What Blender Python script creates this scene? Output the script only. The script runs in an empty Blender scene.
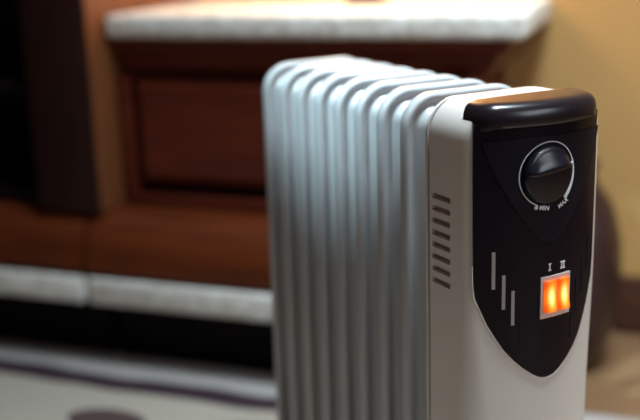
import bpy, bmesh, math, random
from mathutils import Vector, Matrix
random.seed(7)
PI = math.pi
scene = bpy.context.scene
C = scene.collection

# ------------------------------------------------------------------ camera
cd = bpy.data.cameras.new('camera'); cam = bpy.data.objects.new('camera', cd); C.objects.link(cam)
cd.sensor_width = 36.0; cd.lens = 36.0 * 1063.42 / 640.0; cd.clip_start = 0.05
fw = Vector((0.45445628, 0.85311698, -0.25624385)); rt = Vector((0.87817968, -0.47728825, -0.03156539)); up = Vector((0.14923115, 0.21068305, 0.96609664))
cam.matrix_world = Matrix(((rt.x, up.x, -fw.x, -0.64369), (rt.y, up.y, -fw.y, -0.77093), (rt.z, up.z, -fw.z, 0.77979), (0, 0, 0, 1)))
cd.dof.use_dof = True; cd.dof.focus_distance = 1.00; cd.dof.aperture_fstop = 2.2
scene.camera = cam

# ------------------------------------------------------------------ furniture frame (s along the cabinet, t towards the wall)
OX, OY, ANG = -0.0669, 1.0596, math.radians(-49)
RM = Matrix.Translation((OX, OY, 0)) @ Matrix.Rotation(ANG, 4, 'Z')
def W(s, t, z): return RM @ Vector((s, t, z))

# ------------------------------------------------------------------ world, lights, exposure
wd = bpy.data.worlds.new('world'); scene.world = wd; wd.use_nodes = True
wd.node_tree.nodes['Background'].inputs[0].default_value = (0.55, 0.65, 0.8, 1); wd.node_tree.nodes['Background'].inputs[1].default_value = 0.3
vs = scene.view_settings
vs.view_transform = 'Standard'; vs.look = 'None'; vs.gamma = 1.0; vs.use_curve_mapping = False; vs.exposure = 0.28
def area(name, s, t, z, aim, sx, sy, power, col):
    l = bpy.data.lights.new(name, 'AREA'); l.shape = 'RECTANGLE'; l.size = sx; l.size_y = sy; l.energy = power; l.color = col
    o = bpy.data.objects.new(name, l); C.objects.link(o); p = W(s, t, z); a = W(*aim)
    o.location = p; o.rotation_euler = (a - p).to_track_quat('-Z', 'Y').to_euler()
    return o
CEIL = 2.45
LS, LT = 1.12, -0.58
cpl = area('ceiling_panel_light', LS, LT, CEIL - 0.06, (LS, LT, 0), 0.6, 0.55, 24, (0.76, 0.93, 1.0)); cpl.data.spread = math.radians(100)
area('window_fill_light', 3.52, -1.45, 1.45, (0.5, -1.0, 0.6), 1.4, 1.2, 17, (0.86, 0.94, 1.0))  # fill for the radiator front, from an added unseen window

# ------------------------------------------------------------------ materials
def mat(name, col, rough=0.5, metal=0.0, noise=0.0, nscale=20, bump=0.0, bscale=200, coat=0.0, spec=0.5, stretch=(1, 1, 1), col2=None):
    m = bpy.data.materials.new(name); m.use_nodes = True; nt = m.node_tree; b = nt.nodes['Principled BSDF']
    b.inputs['Base Color'].default_value = (*col, 1); b.inputs['Roughness'].default_value = rough; b.inputs['Metallic'].default_value = metal
    b.inputs['Coat Weight'].default_value = coat; b.inputs['Coat Roughness'].default_value = 0.08; b.inputs['Specular IOR Level'].default_value = spec
    tc = nt.nodes.new('ShaderNodeTexCoord'); mp = nt.nodes.new('ShaderNodeMapping'); mp.inputs['Scale'].default_value = stretch
    nt.links.new(tc.outputs['Object'], mp.inputs['Vector'])
    if noise > 0 or col2:
        n = nt.nodes.new('ShaderNodeTexNoise'); n.inputs['Scale'].default_value = nscale; n.inputs['Detail'].default_value = 5
        nt.links.new(mp.outputs[0], n.inputs['Vector'])
        r = nt.nodes.new('ShaderNodeValToRGB'); r.color_ramp.elements[0].position = 0.35; r.color_ramp.elements[1].position = 0.65
        c2 = col2 or tuple(c * (1 - noise) for c in col)
        r.color_ramp.elements[0].color = (*c2, 1); r.color_ramp.elements[1].color = (*col, 1)
        nt.links.new(n.outputs['Fac'], r.inputs['Fac']); nt.links.new(r.outputs[0], b.inputs['Base Color'])
    if bump > 0:
        n2 = nt.nodes.new('ShaderNodeTexNoise'); n2.inputs['Scale'].default_value = bscale; n2.inputs['Detail'].default_value = 3
        nt.links.new(mp.outputs[0], n2.inputs['Vector'])
        bp = nt.nodes.new('ShaderNodeBump'); bp.inputs['Strength'].default_value = bump; bp.inputs['Distance'].default_value = 0.002
        nt.links.new(n2.outputs['Fac'], bp.inputs['Height']); nt.links.new(bp.outputs[0], b.inputs['Normal'])
    return m
M = {}
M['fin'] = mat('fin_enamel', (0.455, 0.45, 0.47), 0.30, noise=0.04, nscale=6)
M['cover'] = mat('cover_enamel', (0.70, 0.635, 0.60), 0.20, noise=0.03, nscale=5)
M['seam'] = mat('seam_dark', (0.03, 0.025, 0.025), 0.6, noise=0.1)
M['black'] = mat('black_plastic', (0.006, 0.004, 0.009), 0.24, noise=0.1, nscale=40, spec=0.24)
M['blackmatt'] = mat('black_satin_plastic', (0.008, 0.006, 0.012), 0.40, noise=0.1, nscale=40, bump=0.05, bscale=900, spec=0.16)
M['cap'] = mat('glossy_black_cap', (0.012, 0.008, 0.012), 0.25, noise=0.1, nscale=40)
M['knob'] = mat('knob_plastic', (0.008, 0.007, 0.013), 0.24, noise=0.1, nscale=60)
M['print'] = mat('grey_print', (0.80, 0.80, 0.86), 0.5, noise=0.05)
M['slot'] = mat('grey_slot', (0.34, 0.28, 0.28), 0.5, noise=0.05)
M['plate'] = mat('switch_plate_plastic', (0.62, 0.50, 0.47), 0.35, noise=0.04)
M['rubber'] = mat('caster_rubber', (0.02, 0.02, 0.022), 0.6, noise=0.1)
M['steel'] = mat('steel', (0.55, 0.55, 0.55), 0.35, metal=1.0, noise=0.05)
M['wood'] = mat('red_brown_wood', (0.11, 0.018, 0.007), 0.45, nscale=9, stretch=(0.6, 6, 6), col2=(0.075, 0.013, 0.007), spec=0.2)
M['bull'] = mat('polished_wood', (0.12, 0.024, 0.006), 0.40, nscale=9, stretch=(0.6, 6, 6), col2=(0.070, 0.014, 0.005), spec=0.22)
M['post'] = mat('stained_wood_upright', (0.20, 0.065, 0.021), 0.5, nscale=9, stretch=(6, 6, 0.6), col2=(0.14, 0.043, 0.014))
M['upright_shade'] = mat('painted_shade_front', (0.034, 0.010, 0.008), 0.55, nscale=9, stretch=(6, 6, 0.6), col2=(0.024, 0.008, 0.007), spec=0.15)  # dark tone stands in for shade on the upright's front
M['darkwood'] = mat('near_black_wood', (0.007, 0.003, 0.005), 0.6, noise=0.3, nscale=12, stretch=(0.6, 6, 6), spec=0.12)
M['inner'] = mat('dark_shelf_lining', (0.006, 0.005, 0.009), 0.6, noise=0.2)
M['slab'] = mat('white_rough_stone', (0.90, 0.89, 0.86), 0.6, nscale=45, col2=(0.62, 0.57, 0.52), bump=0.5, bscale=120)
M['wall'] = mat('ochre_wall_paint', (0.66, 0.37, 0.13), 0.8, noise=0.08, nscale=2.5, bump=0.1, bscale=150)
M['panelling'] = mat('brown_wall_panelling', (0.40, 0.23, 0.20), 0.6, nscale=6, stretch=(5, 5, .5), col2=(0.32, 0.19, 0.16))
M['ceil'] = mat('ceiling_wood', (0.25, 0.2, 0.17), 0.9, noise=0.03)
M['floor'] = mat('brown_floor_boards', (0.26, 0.145, 0.075), 0.45, nscale=7, stretch=(0.5, 6, 1), col2=(0.18, 0.095, 0.048))
M['board'] = mat('brown_skirting_wood', (0.11, 0.042, 0.024), 0.45, nscale=8, stretch=(0.6, 6, 6), col2=(0.08, 0.03, 0.018))
M['vase'] = mat('dark_brown_glaze', (0.035, 0.012, 0.012), 0.35, noise=0.3, nscale=8)
M['brass'] = mat('dark_bronze', (0.10, 0.06, 0.05), 0.35, metal=0.7, noise=0.2)
M['frame'] = mat('white_window_frame', (0.75, 0.75, 0.73), 0.4, noise=0.03)

def emis(name, col, strength):
    m = bpy.data.materials.new(name); m.use_nodes = True; b = m.node_tree.nodes['Principled BSDF']
    b.inputs['Base Color'].default_value = (*col, 1); b.inputs['Emission Color'].default_value = (*col, 1); b.inputs['Emission Strength'].default_value = strength
    tc = m.node_tree.nodes.new('ShaderNodeTexCoord'); n = m.node_tree.nodes.new('ShaderNodeTexNoise'); n.inputs['Scale'].default_value = 3
    m.node_tree.links.new(tc.outputs['Object'], n.inputs['Vector'])
    mr = m.node_tree.nodes.new('ShaderNodeMapRange'); mr.inputs['To Min'].default_value = strength * 0.95; mr.inputs['To Max'].default_value = strength * 1.05
    m.node_tree.links.new(n.outputs['Fac'], mr.inputs['Value']); m.node_tree.links.new(mr.outputs[0], b.inputs['Emission Strength'])
    return m
M['diffuser'] = emis('lamp_diffuser', (0.85, 0.95, 1.0), 2.0)
M['window_glow'] = emis('added_window_glow', (0.80, 0.92, 1.0), 1.0)
M['shade'] = emis('warm_lamp_shade', (1.0, 0.68, 0.36), 27.0)

# lit rocker: translucent orange with a hot glow tube inside, brightest in the middle of the rocker
def rocker_mat():
    m = bpy.data.materials.new('lit_orange_rocker'); m.use_nodes = True; nt = m.node_tree; b = nt.nodes['Principled BSDF']
    b.inputs['Base Color'].default_value = (0.75, 0.10, 0.005, 1); b.inputs['Roughness'].default_value = 0.2
    tc = nt.nodes.new('ShaderNodeTexCoord'); mp = nt.nodes.new('ShaderNodeMapping'); mp.inputs['Scale'].default_value = (125, 1, 52)
    mp.inputs['Location'].default_value = (0.0, 0, 0.05)
    nt.links.new(tc.outputs['Object'], mp.inputs['Vector'])
    sx = nt.nodes.new('ShaderNodeSeparateXYZ'); nt.links.new(mp.outputs[0], sx.inputs[0])
    cx = nt.nodes.new('ShaderNodeCombineXYZ'); nt.links.new(sx.outputs[0], cx.inputs[0]); nt.links.new(sx.outputs[2], cx.inputs[2])
    ln = nt.nodes.new('ShaderNodeVectorMath'); ln.operation = 'LENGTH'; nt.links.new(cx.outputs[0], ln.inputs[0])
    r = nt.nodes.new('ShaderNodeValToRGB'); e = r.color_ramp.elements
    e[0].position = 0.0; e[0].color = (1.0, 0.66, 0.26, 1); e[1].position = 1.0; e[1].color = (0.75, 0.085, 0.004, 1)
    k = e.new(0.35); k.color = (1.0, 0.50, 0.12, 1); k = e.new(0.65); k.color = (1.0, 0.23, 0.018, 1)
    nt.links.new(ln.outputs['Value'], r.inputs[0]); nt.links.new(r.outputs[0], b.inputs['Emission Color'])
    mr = nt.nodes.new('ShaderNodeMapRange'); mr.inputs['From Min'].default_value = 0; mr.inputs['From Max'].default_value = 1
    mr.inputs['To Min'].default_value = 1.9; mr.inputs['To Max'].default_value = 0.75
    nt.links.new(ln.outputs['Value'], mr.inputs['Value']); nt.links.new(mr.outputs[0], b.inputs['Emission Strength'])
    return m
M['rocker'] = rocker_mat()

# rug: pale wool with a pale border, a wavy mauve line and dark motifs (own coordinates: x along s, y from the back edge)
def rug_mat():
    m = bpy.data.materials.new('patterned_rug_wool'); m.use_nodes = True; nt = m.node_tree; b = nt.nodes['Principled BSDF']; N = nt.nodes.new; Lk = nt.links.new
    b.inputs['Roughness'].default_value = 0.95; b.inputs['Specular IOR Level'].default_value = 0.1
    tc = N('ShaderNodeTexCoord'); sp = N('ShaderNodeSeparateXYZ'); Lk(tc.outputs['Object'], sp.inputs[0])
    wv = N('ShaderNodeTexNoise'); wv.inputs['Scale'].default_value = 4.5; wv.inputs['Detail'].default_value = 1; Lk(tc.outputs['Object'], wv.inputs['Vector'])
    def mth(op, a, bb):
        n = N('ShaderNodeMath'); n.operation = op
        for i, q in enumerate((a, bb)):
            if isinstance(q, (int, float)): n.inputs[i].default_value = q
            else: Lk(q, n.inputs[i])
        return n.outputs[0]
    yy = mth('ADD', sp.outputs['Y'], mth('MULTIPLY', mth('SUBTRACT', wv.outputs['Fac'], 0.5), 0.05))
    r = N('ShaderNodeValToRGB'); r.color_ramp.interpolation = 'LINEAR'
    mr = N('ShaderNodeMapRange'); mr.inputs['From Min'].default_value = 0.0; mr.inputs['From Max'].default_value = -0.30; Lk(yy, mr.inputs['Value']); Lk(mr.outputs[0], r.inputs[0])
    e = r.color_ramp.elements
    pale = (0.42, 0.38, 0.37, 1); dark = (0.045, 0.025, 0.035, 1); beige = (0.44, 0.385, 0.325, 1)
    e[0].position = 0.0; e[0].color = (0.30, 0.26, 0.25, 1); e[1].position = 1.0; e[1].color = beige
    for p, c in ((0.08, pale), (0.27, pale), (0.31, dark), (0.46, dark), (0.50, beige)):
        k = e.new(p); k.color = c
    # motifs: soft dark blotches on a regular grid further in
    mp = N('ShaderNodeMapping'); mp.inputs['Location'].default_value = (-0.09, 0.255, 0); Lk(tc.outputs['Object'], mp.inputs['Vector'])
    sm = N('ShaderNodeVectorMath'); sm.operation = 'MODULO'; sm.inputs[1].default_value = (0.36, 0.36, 10)
    ad = N('ShaderNodeVectorMath'); ad.operation = 'ADD'; ad.inputs[1].default_value = (10 * 0.36 + 0.18, 10 * 0.36 + 0.18, 0)
    Lk(mp.outputs[0], ad.inputs[0]); Lk(ad.outputs[0], sm.inputs[0])
    sb = N('ShaderNodeVectorMath'); sb.operation = 'SUBTRACT'; sb.inputs[1].default_value = (0.18, 0.18, 0); Lk(sm.outputs[0], sb.inputs[0])
    sc = N('ShaderNodeVectorMath'); sc.operation = 'MULTIPLY'; sc.inputs[1].default_value = (14, 26, 0); Lk(sb.outputs[0], sc.inputs[0])
    ln = N('ShaderNodeVectorMath'); ln.operation = 'LENGTH'; Lk(sc.outputs[0], ln.inputs[0])
    less = mth('LESS_THAN', ln.outputs['Value'], 1.0); inn = mth('LESS_THAN', sp.outputs['Y'], -0.19); f = mth('MULTIPLY', less, inn)
    mx = N('ShaderNodeMix'); mx.data_type = 'RGBA'; Lk(f, mx.inputs[0]); Lk(r.outputs[0], mx.inputs[6]); mx.inputs[7].default_value = (0.10, 0.06, 0.06, 1)
    Lk(mx.outputs[2], b.inputs['Base Color'])
    n2 = N('ShaderNodeTexNoise'); n2.inputs['Scale'].default_value = 400; Lk(tc.outputs['Object'], n2.inputs['Vector'])
    bp = N('ShaderNodeBump'); bp.inputs['Strength'].default_value = 0.5; bp.inputs['Distance'].default_value = 0.003; Lk(n2.outputs['Fac'], bp.inputs['Height']); Lk(bp.outputs[0], b.inputs['Normal'])
    return m
M['rug'] = rug_mat()

# ------------------------------------------------------------------ helpers
def obj(name, bm, m, parent=None, smooth=True, angle=35):
    bmesh.ops.recalc_face_normals(bm, faces=bm.faces[:])
    me = bpy.data.meshes.new(name); bm.to_mesh(me); bm.free(); me.materials.append(M[m] if isinstance(m, str) else m)
    if smooth:
        for p in me.polygons: p.use_smooth = True
        me.set_sharp_from_angle(angle=math.radians(angle))
    o = bpy.data.objects.new(name, me); C.objects.link(o)
    if parent: o.parent = parent
    return o
def empty(name, mw=None):
    o = bpy.data.objects.new(name, None); C.objects.link(o)
    if mw is not None: o.matrix_world = mw
    return o
def tag(o, label=None, cat=None, group=None, kind=None):
    if label: o['label'] = label
    if cat: o['category'] = cat
    if group: o['group'] = group
    if kind: o['kind'] = kind
    return o
def box(bm, x0, x1, y0, y1, z0, z1, bev=0.0, seg=2):
    r = bmesh.ops.create_cube(bm, size=1.0)
    vs_ = r['verts']
    for v in vs_:
        v.co = Vector((x0 if v.co.x < 0 else x1, y0 if v.co.y < 0 else y1, z0 if v.co.z < 0 else z1))
    if bev > 0:
        ed = list({e for v in vs_ for e in v.link_edges})
        bmesh.ops.bevel(bm, geom=ed, offset=bev, segments=seg, profile=0.5, affect='EDGES')
    return bm
def bxo(name, m, parent, x0, x1, y0, y1, z0, z1, bev=0.002, seg=2):
    return obj(name, box(bmesh.new(), x0, x1, y0, y1, z0, z1, bev, seg), m, parent)
def sweep(bm, prof, frames):
    """prof: list of (a,b); frames: list of functions (a,b)->Vector; skins and caps."""
    rings = [[bm.verts.new(f(a, b)) for a, b in prof] for f in frames]
    n = len(prof)
    for r0, r1 in zip(rings, rings[1:]):
        for i in range(n):
            j = (i + 1) % n; bm.faces.new((r0[i], r0[j], r1[j], r1[i]))
    bm.faces.new(rings[0][::-1]); bm.faces.new(rings[-1]); return bm
def lathe(bm, prof, n=48, cap=True):
    rings = [[bm.verts.new((r * math.cos(2 * PI * k / n), r * math.sin(2 * PI * k / n), z)) for k in range(n)] for r, z in prof]
    for r0, r1 in zip(rings, rings[1:]):
        for k in range(n): bm.faces.new((r0[k], r0[(k + 1) % n], r1[(k + 1) % n], r1[k]))
    if cap: bm.faces.new(rings[0][::-1]); bm.faces.new(rings[-1])
    return bm
def cyl(bm, p, q, r, n=20):
    p = Vector(p); q = Vector(q); d = (q - p).normalized(); a = d.orthogonal().normalized(); b = d.cross(a)
    R = [[bm.verts.new(c + a * r * math.cos(2 * PI * k / n) + b * r * math.sin(2 * PI * k / n)) for k in range(n)] for c in (p, q)]
    for k in range(n): bm.faces.new((R[0][k], R[0][(k + 1) % n], R[1][(k + 1) % n], R[1][k]))
    bm.faces.new(R[0][::-1]); bm.faces.new(R[1]); return bm

# ------------------------------------------------------------------ the room (s/t frame)
S0, S1, T0, T1 = -1.6, 3.6, -4.2, 0.392
def room(name, m, *a, bev=0.0):
    o = obj(name, box(bmesh.new(), *a, bev), m, None, smooth=False); o.matrix_world = RM; tag(o, kind='structure'); return o
room('floor', 'floor', S0 - .1, S1 + .1, T0 - .1, T1 + .1, -0.10, 0.0)
room('wall_back', 'wall', S0 - .1, S1 + .1, T1, T1 + 0.1, 0.0, CEIL)
room('wall_left', 'panelling', S0 - 0.1, S0, T0, T1, 0.0, CEIL)
room('ceiling', 'ceil', S0 - .1, S1 + .1, T0 - .1, T1 + .1, CEIL, CEIL + 0.1)
room('wall_front', 'panelling', S0 - .1, S1 + .1, T0 - .1, T0, 0.0, CEIL)
WT0, WT1 = -2.2, -0.7
bm = bmesh.new()                                              # right wall with an opening for the added window
for a in ((T0, WT0, 0.0, CEIL), (WT1, T1, 0.0, CEIL), (WT0, WT1, 0.0, 0.80), (WT0, WT1, 2.10, CEIL)):
    box(bm, S1, S1 + 0.1, a[0], a[1], a[2], a[3])
o = obj('wall_right', bm, 'panelling', smooth=False); o.matrix_world = RM; tag(o, kind='structure')
win = empty('added_window_1', RM); tag(win, kind='structure')  # unseen window with glowing panes, put in to light the radiator front
for nm, a in (('window_frame', (WT0, WT0 + .06, .80, 2.10)), ('window_frame', (WT1 - .06, WT1, .80, 2.10)), ('window_frame', (WT0 + .06, WT1 - .06, .80, .86)), ('window_frame', (WT0 + .06, WT1 - .06, 2.04, 2.10)), ('window_frame', (-1.48, -1.42, .86, 2.04))):
    bxo(nm, 'frame', win, S1, S1 + .06, a[0], a[1], a[2], a[3], 0.004)
for a in ((WT0 + .06, -1.48), (-1.42, WT1 - .06)): bxo('pane', 'window_glow', win, S1 + .035, S1 + .045, a[0], a[1], .86, 2.04, 0)
bb = bxo('baseboard_back', 'board', None, 0.665, S1 - .001, T1 - 0.018, T1 - .0005, 0.0005, 0.115, 0.004); bb.matrix_world = RM; tag(bb, kind='structure')

# ------------------------------------------------------------------ rug
bm = bmesh.new(); box(bm, -1.3, 1.35, -2.2, 0.0, 0.0, 0.009, 0.004)
rug = obj('rug', bm, 'rug'); rug.matrix_world = RM @ Matrix.Translation((0, -0.012, 0.0005))
tag(rug, 'pale beige patterned rug with a wavy dark line along its border', 'rug')
RUGZ = 0.0095

# ------------------------------------------------------------------ bookcase with rounded base (left) and cabinet (right)
def bull_profile():
    p = [(0.05, 0.188), (-0.078, 0.188)]
    # convex quarter: centre (-0.015, 0.20), radii 0.075 (t) and 0.10 (z)
    for k in range(13):
        a = PI / 2 * k / 12
        p.append((-0.012 - 0.076 * math.cos(a), 0.198 + 0.098 * math.sin(a)))
    p.append((0.05, 0.296)); return p
def base_set(parent, s0, s1, plinth_t1):
    sweep(b := bmesh.new(), bull_profile(), [lambda a, c, s=s: Vector((s, a, c)) for s in (s0, s1)])
    obj('rounded_ledge', b, 'bull', parent)
    st = bxo('ledge_strip', 'slab', parent, s0 - .0, s1 + .0, -0.090, 0.05, 0.136, 0.186, 0.006, 3); st['label'] = 'white rough-textured strip'
    bxo('plinth', 'darkwood', parent, s0 + .002, s1 - .002, 0.0, plinth_t1, 0.0005, 0.135, 0.002)  # near-black colour stands in for the shade under the ledge

cab = empty('cabinet', RM)
tag(cab, 'red-brown wooden cabinet with rounded polished ledge below the white slab', 'cabinet')
CE = 0.620
base_set(cab, -0.043, CE, 0.385)
bxo('carcass', 'wood', cab, -0.015, CE - .005, 0.075, 0.385, 0.188, 0.603, 0.001)
bxo('back_filler', 'darkwood', cab, -0.015, CE - .02, 0.0525, 0.0745, 0.188, 0.53, 0.001)
bxo('lower_rail', 'wood', cab, -0.015, CE, 0.022, 0.052, 0.2965, 0.316, 0.003)
bxo('stile', 'wood', cab, -0.017, 0.004, 0.024, 0.052, 0.3165, 0.538, 0.003)
bxo('stile', 'wood', cab, CE - .03, CE, 0.024, 0.052, 0.3165, 0.538, 0.003)
# raised front panel: bevelled field
bm = bmesh.new()
def panel(bm, s0, s1, z0, z1, tb, tf, bevel):
    A = [(s0, z0), (s1, z0), (s1, z1), (s0, z1)]; B = [(s0 + bevel, z0 + bevel), (s1 - bevel, z0 + bevel), (s1 - bevel, z1 - bevel), (s0 + bevel, z1 - bevel)]
    r = [[bm.verts.new((s, t, z)) for s, z in L] for L, t in ((A, tb), (A, (tb + tf) / 2), (B, tf))]
    for a, b in zip(r, r[1:]):
        for i in range(4): bm.faces.new((a[i], a[(i + 1) % 4], b[(i + 1) % 4], b[i]))
    bm.faces.new(r[0][::-1]); bm.faces.new(r[2])
panel(bm, 0.012, CE - .036, 0.338, 0.530, 0.052, 0.026, 0.016); obj('front_panel', bm, 'wood', cab, angle=20)
# flared frieze under the slab, swept round the front and the right end
pr = [(0.078, 0.539), (0.052, 0.539), (0.046, 0.548), (0.036, 0.560), (0.028, 0.574), (0.022, 0.580), (0.010, 0.584), (0.004, 0.594), (0.006, 0.603), (0.078, 0.603)]
def fl(t): return 0.705 - t                              # s of the right end for a front depth t (mitred return)
bm = bmesh.new()
sweep(bm, pr, [lambda a, c: Vector((-0.016, a, c)), lambda a, c: Vector((0.700 - a, a, c)), lambda a, c: Vector((0.700 - a, 0.385, c))])
obj('frieze_moulding', bm, 'wood', cab, angle=25)

slab = bmesh.new()
pts = [(-0.018, -0.002), (0.722, -0.002), (0.702, 0.36), (0.702, 0.391), (-0.018, 0.391)]
lo = [slab.verts.new((s, t, 0.6035)) for s, t in pts]; hi = [slab.verts.new((s, t, 0.6440)) for s, t in pts]
slab.faces.new(lo[::-1]); slab.faces.new(hi)
for i in range(5): slab.faces.new((lo[i], lo[(i + 1) % 5], hi[(i + 1) % 5], hi[i]))
bmesh.ops.bevel(slab, geom=slab.edges[:], offset=0.010, segments=4, profile=0.5, affect='EDGES')
slab = obj('white_mantel', slab, 'slab'); slab.matrix_world = RM
tag(slab, 'thick white rough-textured slab lying on top of the wooden cabinet', 'slab')

bk = empty('bookcase', RM); tag(bk, 'tall dark open bookcase with brown uprights beside the white slab', 'bookcase')
BL = -1.15
base_set(bk, BL, -0.053, 0.385)
bxo('upright', 'post', bk, -0.150, -0.022, -0.050, 0.385, 0.297, 1.95, 0.004)
bxo('upright', 'post', bk, BL, BL + .12, -0.050, 0.385, 0.297, 1.95, 0.004)
bxo('shade_board', 'upright_shade', bk, -0.152, -0.0235, -0.056, -0.0505, 0.297, 1.95, 0.001)  # thin board coloured dark so the upright's front looks unlit
bxo('shade_board', 'upright_shade', bk, BL, BL + .122, -0.056, -0.0505, 0.297, 1.95, 0.001)
bxo('back_panel', 'inner', bk, BL + .121, -0.151, 0.365, 0.385, 0.297, 1.95, 0.001)
for z in (0.297, 0.505, 0.86, 1.22, 1.58, 1.92): bxo('shelf', 'darkwood', bk, BL + .121, -0.151, -0.03 if z > .3 else -0.012, 0.364, z, z + 0.026, 0.002)
bxo('side_lining', 'inner', bk, -0.1535, -0.1505, -0.02, 0.36, 0.3235, 1.91, 0.0)

# ------------------------------------------------------------------ lamp on the slab
lp = empty('table_lamp', Matrix.Translation(W(0.385, 0.255, 0.6445))); tag(lp, 'warm-lit table lamp with dark foot standing on the white slab', 'lamp')
obj('foot', lathe(bmesh.new(), [(0.040, 0), (0.042, 0.004), (0.040, 0.010), (0.022, 0.016), (0.012, 0.026)], 40), 'brass', lp)
obj('stem', lathe(bmesh.new(), [(0.010, 0.0262), (0.007, 0.05), (0.012, 0.09), (0.020, 0.13), (0.012, 0.18), (0.006, 0.22), (0.006, 0.30)], 32), 'brass', lp)
g = [(0.09 * math.cos(q), 0.345 + 0.09 * math.sin(q)) for q in [(-PI / 2 + 0.05) + (PI - 0.1) * k / 20 for k in range(21)]]
obj('globe_shade', lathe(bmesh.new(), g, 40), 'shade', lp)

# ------------------------------------------------------------------ vase
vz = obj('floor_vase', lathe(bmesh.new(), [(0.0, 0.0), (0.062, 0.0), (0.068, 0.006), (0.084, 0.06), (0.096, 0.12), (0.101, 0.18), (0.098, 0.24), (0.082, 0.30), (0.056, 0.338), (0.050, 0.356), (0.058, 0.372), (0.052, 0.372), (0.044, 0.356), (0.0, 0.30)], 56, cap=False), 'vase')
vz.location = W(0.760, 0.20, 0.0005); tag(vz, 'dark brown rounded vase on the floor between cabinet and wall', 'vase')

# ------------------------------------------------------------------ added unseen spotlight: makes the bright fade on the fin tops
SP, SA = Vector((-1.55, -0.22, 2.24)), Vector((-0.02, 0.275, 0.715))
sq = (SA - SP).to_track_quat('-Z', 'Y')
sl = empty('added_fin_spotlight', Matrix.Translation((SP.x, SP.y, CEIL - .0005))); tag(sl, 'added unseen spotlight brightening the tops of the radiator fins', 'lamp')
obj('mount', lathe(bmesh.new(), [(0.035, -0.012), (0.035, 0.0)], 32), 'frame', sl)
obj('arm', cyl(bmesh.new(), (0, 0, -0.0122), (0, 0, -0.14), 0.006), 'frame', sl)
bm = lathe(bmesh.new(), [(0.030, 0.0), (0.032, 0.0), (0.034, 0.03), (0.030, 0.085), (0.012, 0.10), (0.0, 0.10), (0.0, 0.07), (0.026, 0.05)], 36, cap=False)
SL = Matrix.Translation((0, 0, SP.z - CEIL)) @ sq.to_matrix().to_4x4()
sh = obj('added_spot_head', bm, 'frame', sl); sh.matrix_local = SL
ll = bpy.data.lights.new('added_spot_beam', 'SPOT'); ll.energy = 380; ll.color = (0.62, 0.92, 1.0); ll.spot_size = math.radians(12.5); ll.spot_blend = 1.0; ll.shadow_soft_size = 0.02
lo_ = bpy.data.objects.new('added_spot_beam', ll); C.objects.link(lo_); lo_.parent = sl; lo_.matrix_local = SL

# ------------------------------------------------------------------ ceiling light
cl = empty('ceiling_light', RM @ Matrix.Translation((LS, LT, CEIL - 0.05))); tag(cl, 'white square ceiling light panel above the radiator', 'lamp')
bxo('housing', 'frame', cl, -.33, .33, -.31, .31, 0.0, 0.0495, 0.004); bxo('diffuser', 'diffuser', cl, -.30, .30, -.28, .28, -0.006, -0.0005, 0.002)

# ------------------------------------------------------------------ OIL RADIATOR (world X across, Y along towards the back)
rad = empty('oil_radiator', Matrix.Identity(4)); rad.location = (0, 0, RUGZ)
tag(rad, 'white oil-filled radiator with black control panel and two lit orange switches', 'heater')
ZO = -RUGZ                                              # children are modelled in room heights
HW, BUL, D, ZT = 0.080, 0.0212, 0.062, 0.620
ZB = 0.105
def fy(x): return -BUL * (1 - (x / HW) ** 2)
def robj(name, bm, m, parent=None, **k):
    bmesh.ops.translate(bm, verts=bm.verts[:], vec=(0, 0, ZO)) if parent is None else None
    return obj(name, bm, m, parent or rad, **k)

# fins: rounded rectangles, rolled rim, groove, inner pressed bulge
WF, PITCH, Y0 = 0.1510, 0.0458, 0.1157
FT, FB, FR = 0.617, 0.095, 0.036
def outline(e, n=9):
    hw = WF / 2 - e; r = max(FR - e, 0.004); pts = []
    zc = FT - FR; zl = FB + FR; r_ = max(FR - e, 0.004)
    for cx, cz, a0 in ((hw - r_, FT - e - r_, 0), (-hw + r_, FT - e - r_, 90), (-hw + r_, FB + e + r_, 180), (hw - r_, FB + e + r_, 270)):
        for k in range(n):
            a = math.radians(a0 + 90 * k / (n - 1)); pts.append((cx + r_ * math.cos(a), cz + r_ * math.sin(a)))
    return pts
def fin_mesh():
    bm = bmesh.new()
    prof = [(0.0, 0.0030), (0.0008, 0.0052), (0.0026, 0.0066), (0.0055, 0.0066), (0.0085, 0.0048), (0.0100, 0.0036), (0.0122, 0.0034), (0.0146, 0.0050), (0.0180, 0.0105), (0.0215, 0.0140), (0.028, 0.0155), (0.044, 0.0155), (0.050, 0.0120), (0.056, 0.0080)]
    full = [(e, -h) for e, h in reversed(prof)] + [(e, h) for e, h in prof]
    rings = [[bm.verts.new((x, h, z)) for x, z in outline(e)] for e, h in full]
    n = len(rings[0])
    for a, b in zip(rings, rings[1:]):
        for i in range(n): bm.faces.new((a[i], a[(i + 1) % n], b[(i + 1) % n], b[i]))
    bm.faces.new(rings[0][::-1]); bm.faces.new(rings[-1]); return bm
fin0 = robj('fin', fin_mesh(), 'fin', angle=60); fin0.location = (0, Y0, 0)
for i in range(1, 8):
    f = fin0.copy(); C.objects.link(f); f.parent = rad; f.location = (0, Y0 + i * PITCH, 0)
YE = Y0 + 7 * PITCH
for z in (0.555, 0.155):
    robj('oil_tube', cyl(bmesh.new(), (0, D + 0.002, z), (0, YE, z), 0.017), 'fin')

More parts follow.
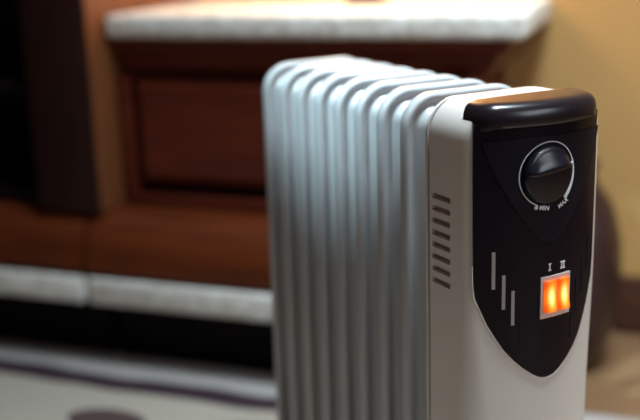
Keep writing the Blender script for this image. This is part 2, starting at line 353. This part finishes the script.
# end cover: rounded top corners, bulged front with an edge fillet that widens towards the bottom
CR = 0.036
def cov_path(e, n=14, m=34):
    """(x,z) from the bottom of the left side over the top to the bottom of the right side"""
    r = max(CR - e, 0.006); hw = HW - e; zt = ZT - e; left = []
    zs = ZB; ze = zt - r
    for k in range(m): left.append((-hw, zs + (ze - zs) * k / m))
    for k in range(n): a = PI - (PI / 2) * k / (n - 1); left.append((-hw + r + r * math.cos(a), ze + r * math.sin(a)))
    return left + [(-x, z) for x, z in reversed(left)]
def frad(z): 
    u = min(1, max(0, (0.46 - z) / 0.24)); return 0.009 + 0.020 * u * u * (3 - 2 * u)
bm = bmesh.new(); base = cov_path(0.0); n = len(base); h = n // 2
rings = []
for y in (D, D - 0.0015, 0.045, 0.030, 0.018):
    e = 0.0015 if y == D else 0.0
    rings.append([bm.verts.new((x * (1 - e / HW), y, z - (e if z > .5 else 0))) for x, z in base])
for k in range(9):
    a = (PI / 2) * k / 8; ring = []
    for (x, z) in base:
        R = frad(z); ins = R * (1 - math.cos(a)); t = (z - ZB) / (ZT - ZB)
        zz = min(z, ZT - ins) if True else z
        hwz = abs(x); sx = (max(hwz - ins, hwz * 0.0)) / hwz if hwz > 1e-9 else 1
        xx = x * sx
        zz = z - ins * (1.0 if z > ZT - CR * 0.3 else max(0, (z - (ZT - CR)) / CR)) if z > ZT - CR else z
        ring.append(bm.verts.new((xx, fy(xx) + min(R, 0.016 + R * 0.0) * (1 - math.sin(a)), zz)))
    rings.append(ring)
for a, b in zip(rings, rings[1:]):
    for i in range(n - 1): bm.faces.new((a[i], a[i + 1], b[i + 1], b[i]))
last = rings[-1]; NX = 16
rows = []
for i in range(h):
    L, Rr = last[i], last[n - 1 - i]
    row = [L]
    for k in range(1, NX):
        x = L.co.x + (Rr.co.x - L.co.x) * k / NX; row.append(bm.verts.new((x, fy(x), L.co.z)))
    row.append(Rr); rows.append(row)
for a, b in zip(rows, rows[1:]):
    for k in range(NX): bm.faces.new((a[k], a[k + 1], b[k + 1], b[k]))
# top row closes between mirrored ends already shared; back and bottom
bm.faces.new(rings[0])
bot = [r[0] for r in rings] + rows[0][1:-1] + [r[-1] for r in reversed(rings)]
bm.faces.new(bot)
bmesh.ops.remove_doubles(bm, verts=bm.verts[:], dist=1e-6)
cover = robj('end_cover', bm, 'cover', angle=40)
# eight pressed vent slots cut into each side
cut = bmesh.new()
for sx in (-1, 1):
    for k in range(8):
        z = 0.5275 - k * 0.01215 + ZO
        b2 = bmesh.new(); box(b2, sx * (HW - 0.004), sx * (HW + 0.004), 0.0262, 0.0562, z - 0.0029, z + 0.0029, 0.0015, 2) if sx > 0 else box(b2, -HW - 0.004, -HW + 0.004, 0.0262, 0.0562, z - 0.0029, z + 0.0029, 0.0015, 2)
        me = bpy.data.meshes.new('t'); b2.to_mesh(me); b2.free(); cut.from_mesh(me); bpy.data.meshes.remove(me)
bmesh.ops.recalc_face_normals(cut, faces=cut.faces[:])
cme = bpy.data.meshes.new('cutter'); cut.to_mesh(cme); cut.free(); cob = bpy.data.objects.new('cutter', cme); C.objects.link(cob); cob.parent = rad
md = cover.modifiers.new('slots', 'BOOLEAN'); md.operation = 'DIFFERENCE'; md.object = cob; md.solver = 'EXACT'
bpy.context.view_layer.update()
ev = cover.evaluated_get(bpy.context.evaluated_depsgraph_get()); nm = bpy.data.meshes.new_from_object(ev)
cover.modifiers.clear(); old = cover.data; cover.data = nm; bpy.data.objects.remove(cob); bpy.data.meshes.remove(cme); bpy.data.meshes.remove(old); nm.name = 'end_cover'
for p in nm.polygons: p.use_smooth = True
nm.set_sharp_from_angle(angle=math.radians(38))
# recessed dark slot linings
for sx in (-1, 1):
    for k in range(8):
        z = 0.5275 - k * 0.01215 + ZO
        x0, x1 = (-HW + 0.0036, -HW + 0.0042) if sx < 0 else (HW - 0.0042, HW - 0.0036)
        bxo('vent_slot', 'slot', cover, x0, x1, 0.0268, 0.0556, z - 0.0024, z + 0.0024, 0.0)
# back plate behind the cover: narrow dark joint and rim
bm = bmesh.new(); pth = cov_path(0.003)
r0 = [bm.verts.new((x, D + 0.0002, z)) for x, z in pth]; r1 = [bm.verts.new((x, D + 0.003, z)) for x, z in pth]
for i in range(len(pth) - 1): bm.faces.new((r0[i], r0[i + 1], r1[i + 1], r1[i]))
bm.faces.new((r0[0], r1[0], r1[-1], r0[-1])); bm.faces.new(r0[::-1]); bm.faces.new(r1); robj('joint_gasket', bm, 'seam')
bm = bmesh.new(); pth = cov_path(0.001)
r0 = [bm.verts.new((x, D + 0.0032, z)) for x, z in pth]; r1 = [bm.verts.new((x, D + 0.007, z)) for x, z in pth]
for i in range(len(pth) - 1): bm.faces.new((r0[i], r0[i + 1], r1[i + 1], r1[i]))
bm.faces.new((r0[0], r1[0], r1[-1], r0[-1])); bm.faces.new(r0[::-1]); bm.faces.new(r1); robj('back_plate', bm, 'cover')

# surface-following builder for things on the bulged front
def surf(x, z, off): 
    nx = 2 * BUL * x / HW ** 2; nv = Vector((nx, -1, 0)).normalized()    # outward normal
    return Vector((x, fy(x), z)) + nv * off
def shell(bm, rows, o0, o1, edge=0.0006):
    """rows: list of lists of (x,z), same length; builds a thick sheet between offsets o0 (inner) and o1 (outer)."""
    A = [[bm.verts.new(surf(x, z, o0)) for x, z in r] for r in rows]; B = [[bm.verts.new(surf(x, z, o1)) for x, z in r] for r in rows]
    m = len(rows); k = len(rows[0])
    for i in range(m - 1):
        for j in range(k - 1):
            bm.faces.new((B[i][j], B[i][j + 1], B[i + 1][j + 1], B[i + 1][j])); bm.faces.new((A[i][j], A[i + 1][j], A[i + 1][j + 1], A[i][j + 1]))
    for i in range(m - 1):
        bm.faces.new((A[i][0], B[i][0], B[i + 1][0], A[i + 1][0])); bm.faces.new((A[i][-1], A[i + 1][-1], B[i + 1][-1], B[i][-1]))
    for j in range(k - 1):
        bm.faces.new((A[0][j], A[0][j + 1], B[0][j + 1], B[0][j])); bm.faces.new((A[-1][j], B[-1][j], B[-1][j + 1], A[-1][j + 1]))
    return bm
# black shield-shaped control panel
SH = [(0.604, 0.0725), (0.55, 0.0725), (0.50, 0.0722), (0.470, 0.0718), (0.452, 0.0712), (0.446, 0.0705), (0.438, 0.0695), (0.425, 0.0645), (0.4105, 0.0588), (0.397, 0.0523), (0.3835, 0.0450), (0.372, 0.0362), (0.362, 0.0262), (0.354, 0.0160), (0.350, 0.0090), (0.3485, 0.0030)]
cp_parent = empty('control_panel'); cp_parent.parent = rad; cp_parent.location = (0, 0, ZO)
bm = bmesh.new()
def sh_l(z, w): return w * (1.0 + 0.055 * max(0, (z - 0.348) / 0.062) if z < 0.41 else 1.055 - 0.015 * min(1, (z - 0.41) / 0.06))
def sh_r(z, w): return w * (0.925 if z > 0.446 else 1 - 0.075 * max(0, (z - 0.37) / 0.076))
shell(bm, [[(-sh_l(z, w) + (sh_l(z, w) + sh_r(z, w)) * j / 24, z) for j in range(25)] for z, w in SH], -0.010, 0.0016); bmesh.ops.remove_doubles(bm, verts=bm.verts[:], dist=1e-6)
obj('shield_plate', bm, 'black', cp_parent, angle=30)
# pale raised lip of the cover along the edge of the shield
bm = bmesh.new(); lip = [(-sh_l(z, w), z) for z, w in SH[3:]] + [(0.0, 0.3480)] + [(sh_r(z, w), z) for z, w in reversed(SH[3:])]
rows = []
for i, (x, z) in enumerate(lip):
    a = lip[max(0, i - 1)]; b = lip[min(len(lip) - 1, i + 1)]; tx, tz = b[0] - a[0], b[1] - a[1]; L = math.hypot(tx, tz); nx, nz = tz / L, -tx / L
    if nz > 0.2 or (x < 0 and nx > 0) or (x > 0 and nx < 0): nx, nz = -nx, -nz
    rows.append([(x + nx * 0.0001, z + nz * 0.0001), (x + nx * 0.0009, z + nz * 0.0009), (x + nx * 0.0021, z + nz * 0.0021)])
A = [[bm.verts.new(surf(*r[0], -0.0005)), bm.verts.new(surf(*r[0], 0.0012)), bm.verts.new(surf(*r[1], 0.0016)), bm.verts.new(surf(*r[2], -0.0005))] for r in rows]
for a, b in zip(A, A[1:]):
    for i in range(4): bm.faces.new((a[i], a[(i + 1) % 4], b[(i + 1) % 4], b[i]))
bm.faces.new(A[0][::-1]); bm.faces.new(A[-1]); obj('panel_lip', bm, 'cover', cp_parent, angle=60)
# satin facet with pointed lower end
FC = [(0.588, 0.068), (0.575, 0.0645), (0.555, 0.056), (0.535, 0.0455), (0.515, 0.033), (0.500, 0.022), (0.490, 0.012), (0.486, 0.003)]
bm = bmesh.new(); shell(bm, [[(-w + 2 * w * j / 20, z) for j in range(21)] for z, w in FC], 0.0016, 0.0026); obj('dial_facet', bm, 'blackmatt', cp_parent, angle=30)
# vertical vent slots each side; left coloured as if catching light, right black
for sx in (-1, 1):
    for x, z1, z0 in ((0.0572, 0.4828, 0.4464), (0.0477, 0.4594, 0.4255), (0.0387, 0.4430, 0.4085), (0.0310, 0.408, 0.382)):
        bm = bmesh.new(); w = 0.0016 if x > .035 else 0.0009
        shell(bm, [[(sx * x - w, z), (sx * x + w, z)] for z in (z0, z0 + .0012, z1 - .0012, z1)], 0.0012, 0.0020)
        obj('panel_slot', bm, 'slot' if (sx < 0 and x > .035) else 'blackmatt', cp_parent)

# visor cap
def cap_plan(off, back, n=28):
    hw = 0.0690 + off * 0.5; p = []
    for k in range(n + 1):
        x = -hw - 0.001 + (2 * hw - 0.0070) * k / n
        u = abs(x + 0.0045) / (hw - 0.0035); corner = 0.010 * max(0, (u - 0.86) / 0.14) ** 2.2
        p.append((x, fy(x) - 0.0030 - off + corner))
    return p
bm = bmesh.new(); lev = [(0.5995, 0.0030), (0.6005, 0.0046), (0.604, 0.0052), (0.610, 0.0052), (0.6145, 0.0042), (0.6180, 0.0022), (0.6205, -0.0008), (0.6218, -0.0048), (0.6224, -0.010)]
R = []
for z, off in lev:
    f = cap_plan(off, 0); ring = []
    drop = lambda x: -0.004 * max(0, (abs(x) / HW - 0.66) / 0.24) ** 2 if z > 0.60 else 0
    for x, y in f: ring.append(bm.verts.new((x, y, z + drop(x))))
    for x, y in reversed(f): ring.append(bm.verts.new((x, 0.020 - 0.004 * (x / HW) ** 2, z + drop(x))))
    R.append(ring)
n = len(R[0])
for a, b in zip(R, R[1:]):
    for i in range(n): bm.faces.new((a[i], a[(i + 1) % n], b[(i + 1) % n], b[i]))
m_ = n // 2
for rg, fl_ in ((R[0], 1), (R[-1], 0)):
    for k in range(m_ - 1):
        q = (rg[k], rg[k + 1], rg[n - 2 - k], rg[n - 1 - k]); bm.faces.new(q[::-1] if fl_ else q)
obj('visor_cap', bm, 'cap', cp_parent, angle=50)

# dial: printed ring widening to MAX, knob with a sloped wing grip and white pointer
DX, DZ = -0.0042, 0.5525
def ring_sheet(bm, r_in, r_out, a0, a1, n, o0, o1):
    rows = []
    for k in range(n + 1):
        u = k / n; a = math.radians(a0 + (a1 - a0) * u)
        ri, ro = r_in(u), r_out(u); rows.append([(DX + ri * math.cos(a), DZ + ri * math.sin(a)), (DX + ro * math.cos(a), DZ + ro * math.sin(a))])
    shell(bm, rows, o0, o1)
dial = empty('thermostat_dial'); dial.parent = cp_parent
bm = bmesh.new(); ring_sheet(bm, lambda u: 0.0302 - 0.0, lambda u: 0.0312 + 0.0030 * max(0, (u - 0.72) / 0.28) ** 1.2, 247, -52, 72, 0.0020, 0.0029)
obj('dial_ring', bm, 'print', dial)
bm = bmesh.new(); lathe(bm, [(0.0272, 0.0), (0.0270, 0.0030), (0.0260, 0.0048), (0.0240, 0.0056), (0.0, 0.0060)], 56, cap=False)
Mk = Matrix.Translation((DX - 0.0022, fy(0) - 0.0026, DZ)) @ Matrix.Rotation(PI / 2, 4, 'X')
bm.transform(Mk); obj('knob_base', bm, 'knob', dial, angle=30)
# wing grip: a lens-shaped raised half, steep on its lower edge, sloping away upwards
bm = bmesh.new(); NA = 24; th = math.radians(6); gl = 0.0250
def kp(u, w, hgt):                                      # u along the grip, w up across it, in the knob's plane
    w += 0.0055; return Mk @ Vector((u * math.cos(th) - w * math.sin(th), u * math.sin(th) + w * math.cos(th), hgt))
rows = []
for k in range(NA + 1):
    u = -gl + 2 * gl * k / NA; q = max(0, 1 - (u / gl) ** 2); top = max(0.0004, 0.0248 * math.sqrt(max(0, 1 - (u / 0.0262) ** 2)) - 0.0055) * min(1, q * 8); rg = 0.0070 * (q ** 0.35) 
    rows.append([bm.verts.new(kp(u, -0.0042 * q ** .5, 0.0048)), bm.verts.new(kp(u, -0.0022 * q ** .5, 0.0048 + rg * 0.88)), bm.verts.new(kp(u, 0.0, 0.0048 + rg)), bm.verts.new(kp(u, 0.002 * q ** .5 + 0.1 * top, 0.0048 + rg * .96)), bm.verts.new(kp(u, 0.5 * top, 0.0048 + rg * 0.55)), bm.verts.new(kp(u, top, 0.0046))])
for a, b in zip(rows, rows[1:]):
    for i in range(5): bm.faces.new((a[i], a[i + 1], b[i + 1], b[i]))
bm.faces.new([r[0] for r in rows] + [r[-1] for r in reversed(rows)][1:-1])
bmesh.ops.remove_doubles(bm, verts=bm.verts[:], dist=1e-6); obj('grip', bm, 'knob', dial, angle=45)
bm = bmesh.new()
vsx = [kp(u, w, hh) for hh in (0.0060, 0.0066) for u, w in ((0.0225, 0.0002), (0.0268, 0.0006), (0.0268, 0.0024), (0.0225, 0.0016))]
vv = [bm.verts.new(q) for q in vsx]
for q in ((3, 2, 1, 0), (4, 5, 6, 7), (0, 1, 5, 4), (1, 2, 6, 5), (2, 3, 7, 6), (3, 0, 4, 7)): bm.faces.new([vv[i] for i in q])
obj('pointer', bm, 'print', dial)

# lettering (flat print): small extruded text laid on the panel
def text(name, body, x, z, size, rot, parent, off=0.0028):
    cu = bpy.data.curves.new('txt', 'FONT'); cu.body = body; cu.size = size; cu.align_x = 'CENTER'; cu.align_y = 'CENTER'; cu.extrude = 0.0001; cu.offset = 0.00012
    to = bpy.data.objects.new('txt', cu); C.objects.link(to); bpy.context.view_layer.update()
    me = bpy.data.meshes.new_from_object(to.evaluated_get(bpy.context.evaluated_depsgraph_get())); bpy.data.objects.remove(to); bpy.data.curves.remove(cu)
    me.name = name; me.materials.clear(); me.materials.append(M['print'])
    c, s = math.cos(rot), math.sin(rot)
    for v in me.vertices:
        tx, tz = v.co.x * c - v.co.y * s, v.co.x * s + v.co.y * c
        v.co = surf(x + tx, z + tz, off + v.co.z)
    o = bpy.data.objects.new(name, me); C.objects.link(o); o.parent = parent; return o
text('min_lettering', 'MIN', -0.0082, 0.5205, 0.0062, math.radians(-10), cp_parent)
text('max_lettering', 'MAX', 0.0142, 0.5220, 0.0062, math.radians(28), cp_parent)
bm = bmesh.new()
for k in range(3):                                      # frost star
    a = math.radians(30 + 60 * k); c, s = math.cos(a), math.sin(a); L, w = 0.0023, 0.0005
    shell(bm, [[(-0.0172 + u * c - q * s, 0.5222 + u * s + q * c) for q in (-w, w)] for u in (-L, L)], 0.0020, 0.0029 + 0.0001 * k)
obj('frost_star', bm, 'print', cp_parent, smooth=False)
def numeral(name, xs, z):
    bm = bmesh.new(); hh, w, sw = 0.0036, 0.00065, 0.0017
    for x in xs: shell(bm, [[(x - w, q), (x + w, q)] for q in (z - hh + .0008, z + hh - .0008)], 0.0016, 0.0022)
    a, b = min(xs) - sw, max(xs) + sw
    for q in (z - hh, z + hh - .0008): shell(bm, [[(a, q + p), (b, q + p)] for p in (0, .0008)], 0.0016, 0.0022)
    obj(name, bm, 'print', cp_parent, smooth=False)
numeral('numeral_one', [0.0004], 0.4608); numeral('numeral_two', [0.0154, 0.0182], 0.4602)

# twin switch
sw = empty('switch_block'); sw.parent = cp_parent
SX, SZ = 0.0078, 0.4313
bm = bmesh.new(); NXs = 8
shell(bm, [[(SX - 0.0182 + 0.0364 * j / NXs, z) for j in range(NXs + 1)] for z in (0.4105, 0.4115, 0.4511, 0.4521)], 0.0010, 0.0034); obj('switch_plate', bm, 'plate', sw, angle=30)
def rocker(x):
    bm = bmesh.new(); hw, hh = 0.0068, 0.0152
    # side profile (z, outward): dished rocker, proud at the lower end
    pr = [(-hh, 0.0), (-hh, 0.0058), (-hh * .8, 0.0056), (-hh * .35, 0.0040), (0.0, 0.0034), (hh * .4, 0.0034), (hh * .85, 0.0042), (hh, 0.0040), (hh, 0.0)]
    rings = [[bm.verts.new((sx * hw * (1 if k not in (1, 2, 3, 4, 5, 6, 7) else e), -o, z)) for k, (z, o) in enumerate(pr)] for sx, e in ((-1, 1), (-1, .86), (1, .86), (1, 1))]
    # the outer rings stop a little lower so the long edges are chamfered
    for ri in (0, 3):
        for k, v in enumerate(rings[ri]):
            if 0 < k < 8: v.co.y += 0.0012
    for a, b in zip(rings, rings[1:]):
        for i in range(len(pr) - 1): bm.faces.new((a[i], a[i + 1], b[i + 1], b[i]))
    bm.faces.new(rings[0]); bm.faces.new(rings[-1][::-1]); bm.faces.new((rings[0][0], rings[3][0], rings[3][-1], rings[0][-1]))
    bmesh.ops.remove_doubles(bm, verts=bm.verts[:], dist=1e-7)
    o = obj('rocker', bm, 'rocker', sw, angle=25); p = surf(x, SZ + 0.0018, 0.0034); o.location = p
    o.rotation_euler = (0, 0, math.atan2(2 * BUL * x / HW ** 2, 1)); o['label'] = 'glowing orange rocker'
rocker(SX - 0.0084); rocker(SX + 0.0072)

# far end plate and running gear
bm = bmesh.new(); box(bm, -0.055, 0.055, YE + 0.012, YE + 0.020, 0.12, 0.58, 0.004); robj('rear_plate', bm, 'fin')
for y in (0.10, YE - 0.02):
    bm = bmesh.new(); box(bm, -0.115, 0.115, y - 0.012, y + 0.012, 0.074, 0.0945, 0.004); ax = robj('axle_bar', bm, 'black')
    for sx in (-1, 1):
        bm = bmesh.new(); cyl(bm, (sx * 0.100 - 0.011, y, RUGZ + 0.028), (sx * 0.100 + 0.011, y, RUGZ + 0.028), 0.028, 28); cs = robj('caster_wheel', bm, 'rubber')
        bm = bmesh.new(); box(bm, sx * 0.100 - 0.004, sx * 0.100 + 0.004, y - 0.006, y + 0.006, RUGZ + 0.02, 0.0735, 0.001); robj('caster_fork', bm, 'steel')
